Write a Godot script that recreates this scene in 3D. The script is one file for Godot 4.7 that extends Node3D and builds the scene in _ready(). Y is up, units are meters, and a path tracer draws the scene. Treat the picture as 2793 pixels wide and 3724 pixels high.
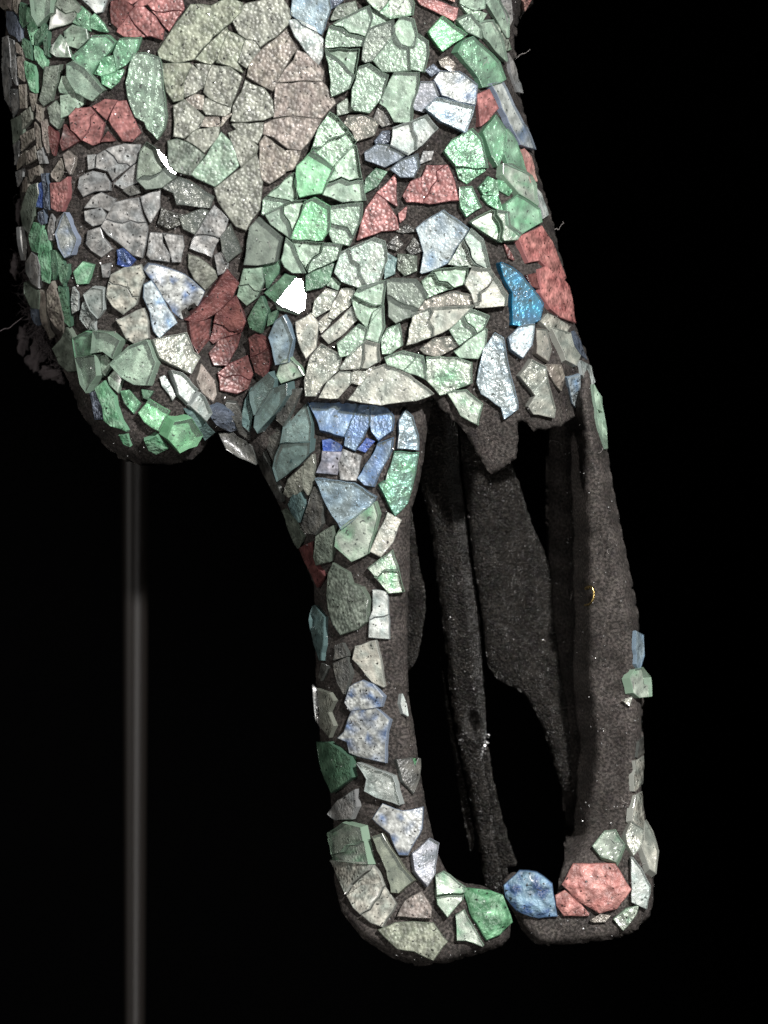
extends Node3D
# A hollow animal skull covered in a mosaic of broken glass, hung nose down in front of a black wall.
# Plan units: 1 unit = 0.12 mm; u runs right, v runs down, h comes forward from the plane of the skull's outline.

const MM := 0.00012
const KEY := Vector3(1.0, 1.2, 2.45)      # unseen spot lamp above and to the right, placed to light the front
const EYE := Vector3(0, 0, 3.0)

var rng := RandomNumberGenerator.new()
var rough_noise := FastNoiseLite.new()
var fine_noise := FastNoiseLite.new()
var blotch := FastNoiseLite.new()
var mats := {}
var palette := {}
var skull: Node3D
var on := {}                 # the body that shards are being set on
var ox := 0.0
var oy := 0.0
var os := 1.0
var snout := {}
var left_bar := {}
var right_bar := {}
var glitter := SurfaceTool.new()

func _ready():
	# --- camera, air, light -------------------------------------------------
	var cam := Camera3D.new()
	cam.name = "camera"
	cam.position = EYE
	cam.fov = rad_to_deg(2.0 * atan(3724 * MM / 2.0 / EYE.z))
	cam.near = 0.05
	cam.far = 40.0
	var lens := CameraAttributesPhysical.new()
	lens.frustum_focal_length = 200.0
	lens.frustum_focus_distance = EYE.z - 0.03
	lens.exposure_aperture = 4.2
	cam.attributes = lens
	add_child(cam)
	cam.fov = rad_to_deg(2.0 * atan(3724 * MM / 2.0 / EYE.z))
	cam.current = true
	var env := Environment.new()
	env.background_mode = Environment.BG_COLOR
	env.background_color = Color.BLACK
	env.tonemap_mode = Environment.TONE_MAPPER_LINEAR
	env.tonemap_exposure = 1.0
	env.sdfgi_enabled = true
	env.ssao_enabled = true
	env.ssil_enabled = true
	var we := WorldEnvironment.new()
	we.name = "environment"
	we.environment = env
	add_child(we)
	spot("unseen_key_spot", KEY, 18.0, Color(1.0, 0.99, 0.98), 0.07)  # out of view, lights the front and right side
	spot("unseen_side_spot", Vector3(-2.5, 0.5, 1.4), 2.0, Color(1.0, 0.98, 0.96), 0.06)  # out of view at the left, placed to brighten the left edge
	spot("unseen_low_spot", Vector3(0.5, -0.75, 2.5), 1.9, Color(1.0, 0.985, 0.97), 0.09)  # out of view below, placed to brighten undersides and lower rims

	# --- materials ----------------------------------------------------------
	rng.seed = 4711
	setup_noise()
	setup_materials()
	setup_palette()

	# --- setting ------------------------------------------------------------
	var wall := MeshInstance3D.new()
	wall.name = "backdrop"
	var bx := BoxMesh.new()
	bx.size = Vector3(6, 4, 0.1)
	wall.mesh = bx
	wall.material_override = mats.black
	wall.position = Vector3(0, 0, -1.6)
	wall.set_meta("kind", "structure")
	wall.set_meta("label", "plain black backdrop behind the mosaic skull")
	wall.set_meta("category", "backdrop")
	add_child(wall)

	# --- the skull ----------------------------------------------------------
	skull = Node3D.new()
	skull.name = "mosaic_skull"
	skull.set_meta("label", "hollow animal skull covered in broken green, grey, red and blue glass mosaic")
	skull.set_meta("category", "sculpture")
	add_child(skull)
	build_bodies()
	glitter.begin(Mesh.PRIMITIVE_TRIANGLES)
	glitter.set_smooth_group(-1)
	lay_shards()
	commit("sparkle_flakes", glitter, mats.crumb, skull).set_meta("kind", "stuff")
	small_things()
	build_rod()
	build_fringe()

func spot(called, at, energy, tint, size):
	var l := SpotLight3D.new()
	l.name = called
	l.light_energy = energy
	l.light_color = tint
	l.light_size = size
	l.spot_range = 12.0
	l.spot_attenuation = 2.0
	l.spot_angle = 12.0
	l.spot_angle_attenuation = 0.6
	l.shadow_enabled = true
	add_child(l)
	l.look_at_from_position(at, Vector3(0, 0, 0), Vector3.UP)

# ---------------------------------------------------------------- materials
func setup_noise():
	rough_noise.seed = 11
	rough_noise.frequency = 1.0 / 90.0
	rough_noise.fractal_octaves = 3
	fine_noise.seed = 23
	fine_noise.frequency = 1.0 / 30.0
	fine_noise.fractal_octaves = 2
	blotch.seed = 37
	blotch.frequency = 1.0 / 75.0
	blotch.fractal_octaves = 3

func noise(seed_value, freq, octaves, type := FastNoiseLite.TYPE_SIMPLEX_SMOOTH) -> FastNoiseLite:
	var n := FastNoiseLite.new()
	n.seed = seed_value
	n.frequency = freq
	n.fractal_octaves = octaves
	n.noise_type = type
	return n

# albedo picture: pale mottling with a few dark specks of dirt
func mottle(seed_value, size, grain, contrast, speck, pebble) -> ImageTexture:
	var a := noise(seed_value, grain, 4)
	var b := noise(seed_value + 1, grain * 2.6, 2)
	var cel := noise(seed_value + 2, pebble if pebble > 0.0 else 0.05, 1, FastNoiseLite.TYPE_CELLULAR)
	cel.fractal_type = FastNoiseLite.FRACTAL_NONE
	var ia := a.get_seamless_image(size, size)
	var ib := b.get_seamless_image(size, size)
	var ic := cel.get_seamless_image(size, size)
	var im := Image.create(size, size, false, Image.FORMAT_RGB8)
	for y in size:
		for x in size:
			var va := ia.get_pixel(x, y).r
			var vb := ib.get_pixel(x, y).r
			var k: float = 1.0 - contrast + contrast * clampf((va - 0.5) * 1.9 + 0.5, 0, 1)
			if pebble > 0.0:
				k *= 0.8 + 0.28 * (1.0 - ic.get_pixel(x, y).r)
			if vb > speck:
				k *= lerpf(1.0, 0.28, smoothstep(speck, speck + 0.06, vb))
			k = clampf(k, 0, 1)
			im.set_pixel(x, y, Color(k, k * 0.995, k * 0.985))
	return ImageTexture.create_from_image(im)

func bumps(seed_value, size, freq, octaves, type, strength) -> ImageTexture:
	var n := noise(seed_value, freq, octaves, type)
	if type == FastNoiseLite.TYPE_CELLULAR:
		n.fractal_type = FastNoiseLite.FRACTAL_NONE
	var im := n.get_seamless_image(size, size)
	if type == FastNoiseLite.TYPE_CELLULAR:
		for y in size:
			for x in size:
				var v := 1.0 - im.get_pixel(x, y).r
				im.set_pixel(x, y, Color(v, v, v))
	im.bump_map_to_normal_map(strength)
	return ImageTexture.create_from_image(im)

func glass(called, albedo, normal, rough, scale, coat, metal := 0.0) -> StandardMaterial3D:
	var m := StandardMaterial3D.new()
	m.resource_name = called
	m.vertex_color_use_as_albedo = true
	m.albedo_texture = albedo
	m.normal_enabled = true
	m.normal_texture = normal
	m.normal_scale = scale
	m.roughness = rough
	m.metallic_specular = 0.5
	m.metallic = metal
	if coat > 0.0:
		m.clearcoat_enabled = true
		m.clearcoat = coat
		m.clearcoat_roughness = 0.16
	return m

func setup_materials():
	var t_flat := mottle(101, 384, 0.016, 0.28, 0.80, 0.0)
	var t_peb := mottle(131, 384, 0.02, 0.32, 0.80, 0.085)
	var t_fold := mottle(161, 384, 0.016, 0.34, 0.79, 0.0)
	var n_flat := bumps(201, 384, 0.06, 3, FastNoiseLite.TYPE_SIMPLEX_SMOOTH, 5.0)
	var n_peb := bumps(231, 384, 0.08, 1, FastNoiseLite.TYPE_CELLULAR, 5.0)
	var n_fold := bumps(261, 384, 0.034, 4, FastNoiseLite.TYPE_SIMPLEX_SMOOTH, 8.0)
	mats.flat = glass("flat_glass", t_flat, n_flat, 0.4, 0.5, 0.45, 0.05)
	mats.pebble = glass("pebbled_glass", t_peb, n_peb, 0.42, 0.45, 0.3, 0.12)
	mats.nugget = glass("rough_lump", t_fold, n_fold, 0.5, 0.8, 0.08, 0.0)
	mats.fold = glass("rippled_glass", t_fold, n_fold, 0.32, 0.9, 0.5, 0.25)
	# the painted foil under a clear piece, the broken side of a piece, and the clear piece itself
	mats.foil = glass("painted_foil", t_flat, n_flat, 0.36, 0.6, 0.0, 0.24)
	mats.crumpled = glass("crumpled_foil", t_fold, n_fold, 0.32, 0.65, 0.0, 0.34)
	mats.foil_calm = glass("even_foil", t_flat, n_fold, 0.4, 0.28, 0.0, 0.12)
	mats.crumpled_calm = glass("wrinkled_foil", t_fold, n_flat, 0.4, 0.4, 0.0, 0.16)
	mats.side = StandardMaterial3D.new()
	mats.side.resource_name = "broken_edge"
	mats.side.vertex_color_use_as_albedo = true
	mats.side.roughness = 0.22
	mats.side.metallic_specular = 0.6
	mats.pane = StandardMaterial3D.new()
	mats.pane.resource_name = "clear_glass"
	mats.pane.transparency = BaseMaterial3D.TRANSPARENCY_ALPHA
	mats.pane.albedo_color = Color(0.93, 1.0, 0.96, 0.06)
	mats.pane.roughness = 0.06
	mats.mirror = StandardMaterial3D.new()
	mats.mirror.resource_name = "mirror_glass"
	mats.mirror.albedo_color = Color(0.95, 0.94, 0.9)
	mats.mirror.metallic = 1.0
	mats.mirror.roughness = 0.16
	# dark putty between the pieces, dusty and rough
	var grout := StandardMaterial3D.new()
	grout.resource_name = "dusty_putty"
	grout.vertex_color_use_as_albedo = true
	grout.albedo_texture = mottle(301, 512, 0.05, 0.55, 0.76, 0.0)
	grout.normal_enabled = true
	grout.normal_texture = bumps(331, 512, 0.1, 4, FastNoiseLite.TYPE_SIMPLEX_SMOOTH, 11.0)
	grout.normal_scale = 0.75
	grout.uv1_triplanar = true
	grout.uv1_scale = Vector3(22, 22, 22)
	grout.roughness = 0.85
	grout.metallic_specular = 0.3
	mats.grout = grout
	var smooth := grout.duplicate()
	smooth.resource_name = "smoothed_putty"
	smooth.normal_scale = 0.3
	mats.smooth = smooth
	var bone := grout.duplicate()
	bone.resource_name = "pitted_cast"
	var pits := bumps(361, 512, 0.08, 3, FastNoiseLite.TYPE_SIMPLEX_SMOOTH, 30.0)
	bone.normal_texture = pits
	bone.uv1_scale = Vector3(18, 18, 18)
	bone.normal_scale = 1.5
	bone.roughness = 0.3
	bone.metallic_specular = 0.7
	mats.bone = bone
	var bl := StandardMaterial3D.new()
	bl.resource_name = "black_cloth"
	bl.albedo_color = Color(0.012, 0.012, 0.013)
	bl.roughness = 1.0
	bl.metallic_specular = 0.0
	mats.black = bl
	var rod := StandardMaterial3D.new()
	rod.resource_name = "dark_steel"
	rod.albedo_color = Color(0.076, 0.067, 0.061)
	rod.roughness = 0.42
	rod.metallic_specular = 0.35
	mats.rod = rod
	var lint := StandardMaterial3D.new()
	lint.resource_name = "dusty_thread"
	lint.albedo_color = Color(0.25, 0.225, 0.23)
	lint.roughness = 0.9
	mats.lint = lint
	var pale := lint.duplicate()
	pale.resource_name = "pale_fibre"
	pale.albedo_color = Color(0.5, 0.48, 0.47)
	mats.fibre = pale
	var gold := StandardMaterial3D.new()
	gold.resource_name = "brass_wire"
	gold.albedo_color = Color(0.86, 0.75, 0.48)
	gold.metallic = 1.0
	gold.roughness = 0.3
	mats.brass = gold
	var crumb := StandardMaterial3D.new()
	crumb.resource_name = "glass_crumb"
	crumb.albedo_color = Color(0.9, 0.9, 0.9)
	crumb.metallic = 0.7
	crumb.roughness = 0.2
	mats.crumb = crumb

func tone(r, g, b) -> Color:
	return Color8(r, g, b).srgb_to_linear()

func setup_palette():
	palette = {
		"sage": [tone(146, 174, 152), tone(124, 156, 134), "glass"],
		"mint": [tone(164, 194, 170), tone(142, 178, 153), "glass"],
		"green": [tone(90, 168, 120), tone(146, 204, 166), "fold"],
		"lime": [tone(92, 186, 122), tone(142, 212, 160), "glass"],
		"deep": [tone(72, 116, 88), tone(92, 134, 106), "flat"],
		"grey_sage": [tone(124, 138, 124), tone(106, 120, 108), "flat"],
		"olive": [tone(142, 149, 129), tone(126, 136, 116), "pebble"],
		"beige": [tone(146, 150, 138), tone(134, 140, 128), "pebble"],
		"taupe": [tone(144, 135, 126), tone(150, 145, 132), "pebble"],
		"rose": [tone(152, 140, 133), tone(146, 139, 130), "pebble"],
		"cream": [tone(188, 187, 174), tone(162, 172, 162), "fold"],
		"white": [tone(196, 203, 199), tone(164, 182, 180), "fold"],
		"grey": [tone(162, 162, 160), tone(136, 142, 144), "pebble"],
		"slate": [tone(88, 90, 88), tone(106, 106, 100), "flat"],
		"red": [tone(176, 114, 111), tone(158, 98, 96), "pebble"],
		"maroon": [tone(128, 76, 73), tone(106, 62, 60), "pebble"],
		"pink": [tone(194, 134, 128), tone(205, 160, 150), "flat"],
		"blue": [tone(62, 110, 172), tone(128, 160, 190), "glass"],
		"navy": [tone(48, 84, 170), tone(90, 118, 170), "flat"],
		"ice": [tone(150, 174, 186), tone(112, 148, 178), "fold"],
		"sky": [tone(182, 198, 204), tone(112, 152, 190), "fold"],
		"teal": [tone(108, 140, 138), tone(86, 118, 120), "glass"],
		"aqua": [tone(98, 166, 146), tone(74, 150, 104), "fold"],
		"cyan": [tone(0, 100, 146), tone(10, 140, 182), "fold"],
		"lilac": [tone(170, 170, 184), tone(138, 146, 166), "fold"],
		"pale": [tone(180, 192, 181), tone(150, 178, 166), "fold"],
		"rib": [tone(122, 162, 188), tone(72, 116, 172), "fold"],
		"nugget_blue": [tone(116, 156, 180), tone(48, 92, 156), "nugget"],
		"nugget_red": [tone(204, 138, 130), tone(176, 108, 102), "nugget"],
		"nugget_green": [tone(104, 170, 124), tone(60, 128, 84), "nugget"],
		"salmon": [tone(210, 138, 132), tone(188, 112, 108), "pebble"],
		"glitter": [tone(74, 76, 73), tone(112, 114, 106), "fold"],
		"dusk": [tone(112, 124, 142), tone(90, 102, 122), "fold"],
		"leaf": [tone(186, 200, 184), tone(84, 160, 112), "fold"],
		"stain": [tone(184, 190, 188), tone(80, 120, 178), "fold"],
	}
	for k in palette:
		for i in 2:
			var a: Color = palette[k][i]
			var g := a.get_luminance()
			palette[k][i] = a.lerp(Color(g, g, g), 0.2 if k != "cyan" else 0.0)

# ---------------------------------------------------------------- plan helpers
func P(u: float, v: float, h: float) -> Vector3:
	return Vector3((u - 1396.5) * MM, (1862.0 - v) * MM, h * MM)

func q(t: float) -> float:
	var k := 1.0 - clampf(t, 0.0, 1.0)
	return sqrt(1.0 - k * k)

func path(a: Array, k := 1.6835) -> PackedVector2Array:
	var out := PackedVector2Array()
	for i in range(0, a.size(), 2):
		out.append(Vector2(a[i], a[i + 1]) * k)
	return out

func away(p: Vector2, line: PackedVector2Array, closed := false) -> float:
	var best := 1e12
	var n := line.size()
	for i in (n if closed else n - 1):
		var a := line[i]
		var d := line[(i + 1) % n] - a
		var t := clampf((p - a).dot(d) / d.length_squared(), 0.0, 1.0)
		best = minf(best, (p - a - d * t).length_squared())
	return sqrt(best)

func softmin(a: float, b: float, k: float) -> float:
	var x := maxf(k - absf(a - b), 0.0) / k
	return minf(a, b) - x * x * k * 0.25

func tri(st: SurfaceTool, a: Vector3, b: Vector3, c: Vector3, out: Vector3):
	if (c - a).cross(b - a).dot(out) < 0.0:
		st.add_vertex(a); st.add_vertex(c); st.add_vertex(b)
	else:
		st.add_vertex(a); st.add_vertex(b); st.add_vertex(c)

# A cast sheet: an outline in the plan, a front height, a thickness. The rim is rounded over half the thickness.
func body(called: String, outline: PackedVector2Array, cell: float, height: Callable, thick: float, ragged: float, mat: Material, tint: Color, parent: Node3D, grain := 1.0) -> Dictionary:
	var lo := outline[0]
	var hi := outline[0]
	for p in outline:
		lo = lo.min(p)
		hi = hi.max(p)
	lo -= Vector2(cell, cell) * 3
	hi += Vector2(cell, cell) * 3
	var nu := int((hi.x - lo.x) / cell) + 1
	var nv := int((hi.y - lo.y) / cell) + 1
	var sd := PackedFloat32Array()
	var raw := PackedFloat32Array()
	sd.resize(nu * nv)
	raw.resize(nu * nv)
	for j in nv:
		for i in nu:
			var p := lo + Vector2(i, j) * cell
			var d := away(p, outline, true)
			if not Geometry2D.is_point_in_polygon(p, outline):
				d = -d
			d += ragged * (rough_noise.get_noise_2d(p.x * 3.1, p.y * 3.1) * 1.4 + fine_noise.get_noise_2d(p.x * 1.6, p.y * 1.6) * 0.7)
			sd[j * nu + i] = d
			raw[j * nu + i] = height.call(p) if d > -80.0 else 0.0
	var st := SurfaceTool.new()
	st.begin(Mesh.PRIMITIVE_TRIANGLES)
	var known := {}
	var count := 0
	var faces := []
	var r := thick * 0.5
	for j in nv - 1:
		for i in nu - 1:
			var ids := [j * nu + i, j * nu + i + 1, (j + 1) * nu + i + 1, (j + 1) * nu + i]
			if sd[ids[0]] <= 0 and sd[ids[1]] <= 0 and sd[ids[2]] <= 0 and sd[ids[3]] <= 0:
				continue
			var fr := []
			var bk := []
			for e in 4:
				var a: int = ids[e]
				var b: int = ids[(e + 1) % 4]
				if sd[a] > 0:
					if not known.has(a):
						var pa := lo + Vector2(a % nu, a / nu) * cell
						var drop := r * (1.0 - q(sd[a] / r))
						var g := grain * (rough_noise.get_noise_2d(pa.x, pa.y) * 9.0 + fine_noise.get_noise_2d(pa.x, pa.y) * 6.0)
						var dust := clampf(1.0 + blotch.get_noise_2d(pa.x * 0.6, pa.y * 0.6) * 0.7, 0.5, 1.6)
						st.set_color(Color(tint.r * dust, tint.g * dust, tint.b * dust))
						st.add_vertex(P(pa.x, pa.y, raw[a] - 9.0 - drop + g))
						st.set_color(tint * 0.8)
						st.add_vertex(P(pa.x, pa.y, minf(raw[a] - thick + drop, raw[a] - 9.0 - drop + g - 1.0)))
						known[a] = [count, count + 1]
						count += 2
					fr.append(known[a][0])
					bk.append(known[a][1])
				if (sd[a] > 0) != (sd[b] > 0):
					var key := (mini(a, b) * 2 + (1 if absi(a - b) == 1 else 0)) + 100000000
					if not known.has(key):
						var t := sd[a] / (sd[a] - sd[b])
						var pa := lo + Vector2(a % nu, a / nu) * cell
						var pb := lo + Vector2(b % nu, b / nu) * cell
						var pm := pa.lerp(pb, t)
						st.set_color(tint)
						st.add_vertex(P(pm.x, pm.y, lerpf(raw[a], raw[b], t) - r))
						known[key] = [count, count]
						count += 1
					fr.append(known[key][0])
					bk.append(known[key][1])
			for k in range(1, fr.size() - 1):
				faces.append(fr[0]); faces.append(fr[k]); faces.append(fr[k + 1])
				faces.append(bk[0]); faces.append(bk[k + 1]); faces.append(bk[k])
	for f in faces:
		st.add_index(f)
	st.generate_normals()
	var mi := MeshInstance3D.new()
	mi.name = called
	mi.mesh = st.commit()
	mi.material_override = mat
	parent.add_child(mi, true)
	return {"node": mi, "lo": lo, "nu": nu, "nv": nv, "cell": cell, "raw": raw, "sd": sd}

func lift_at(p: Vector2) -> float:
	var f: Vector2 = (p - on.lo) / on.cell
	f = f.clamp(Vector2.ZERO, Vector2(on.nu - 1.001, on.nv - 1.001))
	var i := int(f.x)
	var j := int(f.y)
	var a: float = f.x - i
	var b: float = f.y - j
	var raw: PackedFloat32Array = on.raw
	var w: int = on.nu
	return lerpf(lerpf(raw[j * w + i], raw[j * w + i + 1], a), lerpf(raw[(j + 1) * w + i], raw[(j + 1) * w + i + 1], a), b)

# ---------------------------------------------------------------- one shard of glass
func drawn(x, y, scale):     # the drawing that the next outlines are given in: where it starts on the plan, and its scale
	ox = x
	oy = y
	os = scale

func c(color: String, pts: Array, kind := "", facing = null, label := ""):
	var poly := PackedVector2Array()
	for i in range(0, pts.size(), 2):
		poly.append(Vector2(pts[i], pts[i + 1]) / os + Vector2(ox, oy))
	var area := 0.0
	var mid := Vector2.ZERO
	var n := poly.size()
	for i in n:
		area += poly[i].cross(poly[(i + 1) % n])
		mid += poly[i] / n
	if area < 0.0:
		poly.reverse()
	area = absf(area) * 0.5
	var size := sqrt(area)
	var look: Array = palette[color]
	var growth := (3.5 if look[2] == "pebble" else 6.0) if size > 45.0 else 3.0
	if label == "#":
		growth = 0.01
	var grown := Geometry2D.offset_polygon(poly, growth, Geometry2D.JOIN_MITER)
	if grown.size() == 1:
		poly = grown[0]
		n = poly.size()
		if Geometry2D.is_polygon_clockwise(poly) != Geometry2D.is_polygon_clockwise(PackedVector2Array([Vector2(0, 0), Vector2(1, 0), Vector2(1, 1)])):
			poly.reverse()
	if kind == "":
		kind = look[2]
	var lump := kind == "nugget"
	if kind == "glass" and size < 50.0:
		kind = "flat"
	var under := "foil"
	if kind == "fold" and size > 60.0:
		kind = "glass"
		under = "crumpled"
	# a piece that broke in place: two halves with a hair crack between
	if label == "" and facing == null and size > 84.0 and color in ["cream", "mint", "sage", "grey", "leaf", "pale", "grey_sage", "white", "maroon", "red"] and rng.randf() < 0.6:
		var long := Vector2.ZERO
		for p in poly:
			if (p - mid).length() > long.length():
				long = p - mid
		var cut := long.orthogonal().normalized().rotated(rng.randf_range(-0.5, 0.5))
		var off := mid + long * rng.randf_range(-0.25, 0.15)
		var wall := PackedVector2Array()
		for k in [-400.0, -72.0, -44.0, -16.0, 12.0, 40.0, 70.0, 400.0]:
			wall.append(off + cut * k + cut.orthogonal() * rng.randf_range(-11, 11))
		for side in [-1.0, 1.0]:
			var half := wall.duplicate()
			for k in 8:
				half[k] += cut.orthogonal() * side * 0.9
			half.append(half[7] + cut.orthogonal() * side * 900.0)
			half.append(half[0] + cut.orthogonal() * side * 900.0)
			for piece in Geometry2D.intersect_polygons(poly, half):
				var flat_list := []
				for p in piece:
					flat_list.append((p.x - ox) * os)
					flat_list.append((p.y - oy) * os)
				c(color, flat_list, kind, null, "#")
		return
	if rng.randf() < 0.5 and color != "glitter" and color != "cyan":
		under += "_calm"
	# chipped outline: points along every edge, none of them quite on it
	var edge := PackedVector2Array()
	for i in n:
		var a := poly[i]
		var b := poly[(i + 1) % n]
		var steps := maxi(1, int(a.distance_to(b) / 26.0))
		var across := (b - a).orthogonal().normalized()
		for k in steps:
			var w := 0.8 if k == 0 else (3.6 if kind == "fold" else 2.6)
			edge.append(a.lerp(b, (k + (rng.randf_range(-0.25, 0.25) if k > 0 else 0.0)) / steps) + across * rng.randf_range(-w, w))
	# the plane it was pressed into
	var suu := 0.0; var svv := 0.0; var suv := 0.0; var suh := 0.0; var svh := 0.0; var mh := 0.0
	for p in edge:
		mh += lift_at(p) / edge.size()
	for p in edge:
		var d := p - mid
		var dh := lift_at(p) - mh
		suu += d.x * d.x; svv += d.y * d.y; suv += d.x * d.y; suh += d.x * dh; svh += d.y * dh
	var det := suu * svv - suv * suv
	var slope := Vector2.ZERO
	if det > 1e-3 * suu * svv:
		slope = Vector2(suh * svv - svh * suv, svh * suu - suh * suv) / det
	slope = slope.limit_length(2.4)
	slope += Vector2(rng.randf_range(-0.07, 0.07), rng.randf_range(-0.07, 0.07))
	if facing != null:
		slope = facing
	var up := Vector3(-slope.x, slope.y, 1.0).normalized()     # in x, y (up), z
	var lift := rng.randf_range(9.0, 15.0) * clampf(size / 80.0, 0.7, 1.1)
	var stick := 0.0 if facing != null else 0.45 + 0.45 * clampf(slope.length() / 1.4, 0.0, 1.0)
	var bevel := clampf(size * 0.03, 1.2, 2.6)
	if kind == "glass":
		lift += (20.0 if on == snout else 12.0) if under.begins_with("foil") else 8.0
		bevel = 1.6
	# inset of the rim
	var m := edge.size()
	var inner := PackedVector2Array()
	for i in m:
		var e1 := (edge[i] - edge[(i + m - 1) % m]).normalized()
		var e2 := (edge[(i + 1) % m] - edge[i]).normalized()
		var nn := Vector2(-e1.y - e2.y, e1.x + e2.x)
		nn = nn.normalized() / maxf(0.5, nn.normalized().dot(Vector2(-e2.y, e2.x))) if nn.length() > 0.05 else Vector2.ZERO
		inner.append(edge[i] + nn * bevel)
	var centre := P(mid.x, mid.y, mh)
	var place := func(p: Vector2, rise: float) -> Vector3:
		var flat_h := mh + slope.dot(p - mid)
		var h := lerpf(flat_h, lift_at(p), stick)
		return P(p.x, p.y, h) + up * rise * MM - centre
	var side_tone: Color = look[0].lerp(look[1], 0.5) * (0.5 if kind == "glass" else 0.45)
	side_tone.a = 1.0
	# walls and bevel
	var st := SurfaceTool.new()
	st.begin(Mesh.PRIMITIVE_TRIANGLES)
	st.set_smooth_group(-1)
	st.set_color(side_tone)
	var low := PackedVector3Array(); var rim := PackedVector3Array(); var top := PackedVector3Array(); var floor_ring := PackedVector3Array()
	for i in m:
		low.append(place.call(edge[i], -16.0))
		rim.append(place.call(edge[i], lift - bevel * 0.8))
		top.append(place.call(inner[i], lift))
		if kind == "glass":
			floor_ring.append(place.call(inner[i], 8.0))
	var heart: Vector3 = place.call(mid, 0.0)
	for i in m:
		var k := (i + 1) % m
		var out := (rim[i] + rim[k]) * 0.5 - heart
		out -= up * out.dot(up)
		tri(st, low[i], rim[i], rim[k], out)
		tri(st, low[i], rim[k], low[k], out)
		tri(st, rim[i], top[i], top[k], out + up * 0.01)
		tri(st, rim[i], top[k], rim[k], out + up * 0.01)
		if kind == "glass":
			tri(st, top[i], floor_ring[i], floor_ring[k], -out)
			tri(st, top[i], floor_ring[k], top[k], -out)
	st.generate_normals()
	var mesh := st.commit()
	# the face: points inside the rim, each a little up or down
	var amp_scale := 0.8
	var pts2 := inner.duplicate()
	var step := maxf(20.0, size / 6.0)
	if lump:
		step = 15.0
		amp_scale = 2.0
	if kind == "glass":
		step = maxf(26.0, size / 4.0)
	var b0 := inner[0]
	var b1 := inner[0]
	for p in inner:
		b0 = b0.min(p)
		b1 = b1.max(p)
	var gy := b0.y + step * 0.5
	while gy < b1.y:
		var gx := b0.x + step * 0.5
		while gx < b1.x:
			var p := Vector2(gx, gy) + Vector2(rng.randf_range(-0.3, 0.3), rng.randf_range(-0.3, 0.3)) * step
			if Geometry2D.is_point_in_polygon(p, inner) and away(p, inner, true) > step * 0.35:
				pts2.append(p)
			gx += step
		gy += step
	var face := Geometry2D.triangulate_delaunay(pts2)
	var amp: float = {"flat": 1.6, "pebble": 2.4, "fold": 5.0, "glass": 1.5, "nugget": 9.0, "mirror": 0.0}[kind]
	if under.begins_with("crumpled"):
		amp = 4.0
	var turn := rng.randf() * TAU
	var shift := Vector2(rng.randf(), rng.randf())
	var wash := rng.randf_range(0.9, 1.08)
	var seed_shift := rng.randf_range(0, 4000)
	st = SurfaceTool.new()
	st.begin(Mesh.PRIMITIVE_TRIANGLES)
	st.set_smooth_group(0)
	var level := 8.0 if kind == "glass" else lift
	var where := []
	var tones := []
	var uvs := []
	for i in pts2.size():
		var p := pts2[i]
		var bump := 0.0
		if i >= m:
			bump = amp * (fine_noise.get_noise_2d(p.x * amp_scale + seed_shift, p.y * amp_scale) * 1.6 + rng.randf_range(-0.6, 0.6) * (0.2 if lump else 1.0))
			if lump:
				bump += 16.0 * q(away(p, inner, true) / 60.0)
		where.append(place.call(p, level + bump))
		var start := 0.07 if color in ["stain", "leaf", "sky"] else -0.12
		var share := smoothstep(start, start + 0.4, blotch.get_noise_2d(p.x * 1.3 + seed_shift, p.y * 1.3))
		var col: Color = look[0].lerp(look[1], share) * wash
		col.a = 1.0
		tones.append(col)
		var d := p - mid
		var dv := Vector2(d.x * sqrt(1.0 + slope.x * slope.x), d.y * sqrt(1.0 + slope.y * slope.y))
		uvs.append(dv.rotated(turn) / 420.0 + shift)
	for i in range(0, face.size(), 3):
		var a := face[i]
		var b := face[i + 1]
		var d := face[i + 2]
		if not Geometry2D.is_point_in_polygon((pts2[a] + pts2[b] + pts2[d]) / 3.0, inner):
			continue
		if (where[d] - where[a]).cross(where[b] - where[a]).dot(up) < 0.0:
			var s := b
			b = d
			d = s
		for k in [a, b, d]:
			st.set_color(tones[k])
			st.set_uv(uvs[k])
			st.add_vertex(where[k])
	st.generate_normals()
	st.generate_tangents()
	st.commit(mesh)
	var mi := MeshInstance3D.new()
	mi.name = "glass_shard" if size > 39.0 else "glass_chip"
	if kind == "glass":
		st = SurfaceTool.new()
		st.begin(Mesh.PRIMITIVE_TRIANGLES)
		st.set_smooth_group(-1)
		var flat_face := Geometry2D.triangulate_polygon(inner)
		for i in range(0, flat_face.size(), 3):
			tri(st, place.call(inner[flat_face[i]], lift - 1.2), place.call(inner[flat_face[i + 1]], lift - 1.2), place.call(inner[flat_face[i + 2]], lift - 1.2), up)
		st.generate_normals()
		st.commit(mesh)
	mesh.surface_set_material(0, mats.side)
	mesh.surface_set_material(1, mats[under] if kind == "glass" else mats[kind])
	if mesh.get_surface_count() > 2:
		mesh.surface_set_material(2, mats.pane)
	mi.mesh = mesh
	mi.position = centre
	if label.length() > 1:
		mi.set_meta("label", label)
	on.node.add_child(mi, true)
	# mirror-like flakes strewn over the face at all angles, put there to sparkle
	if kind == "mirror":
		return
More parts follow.
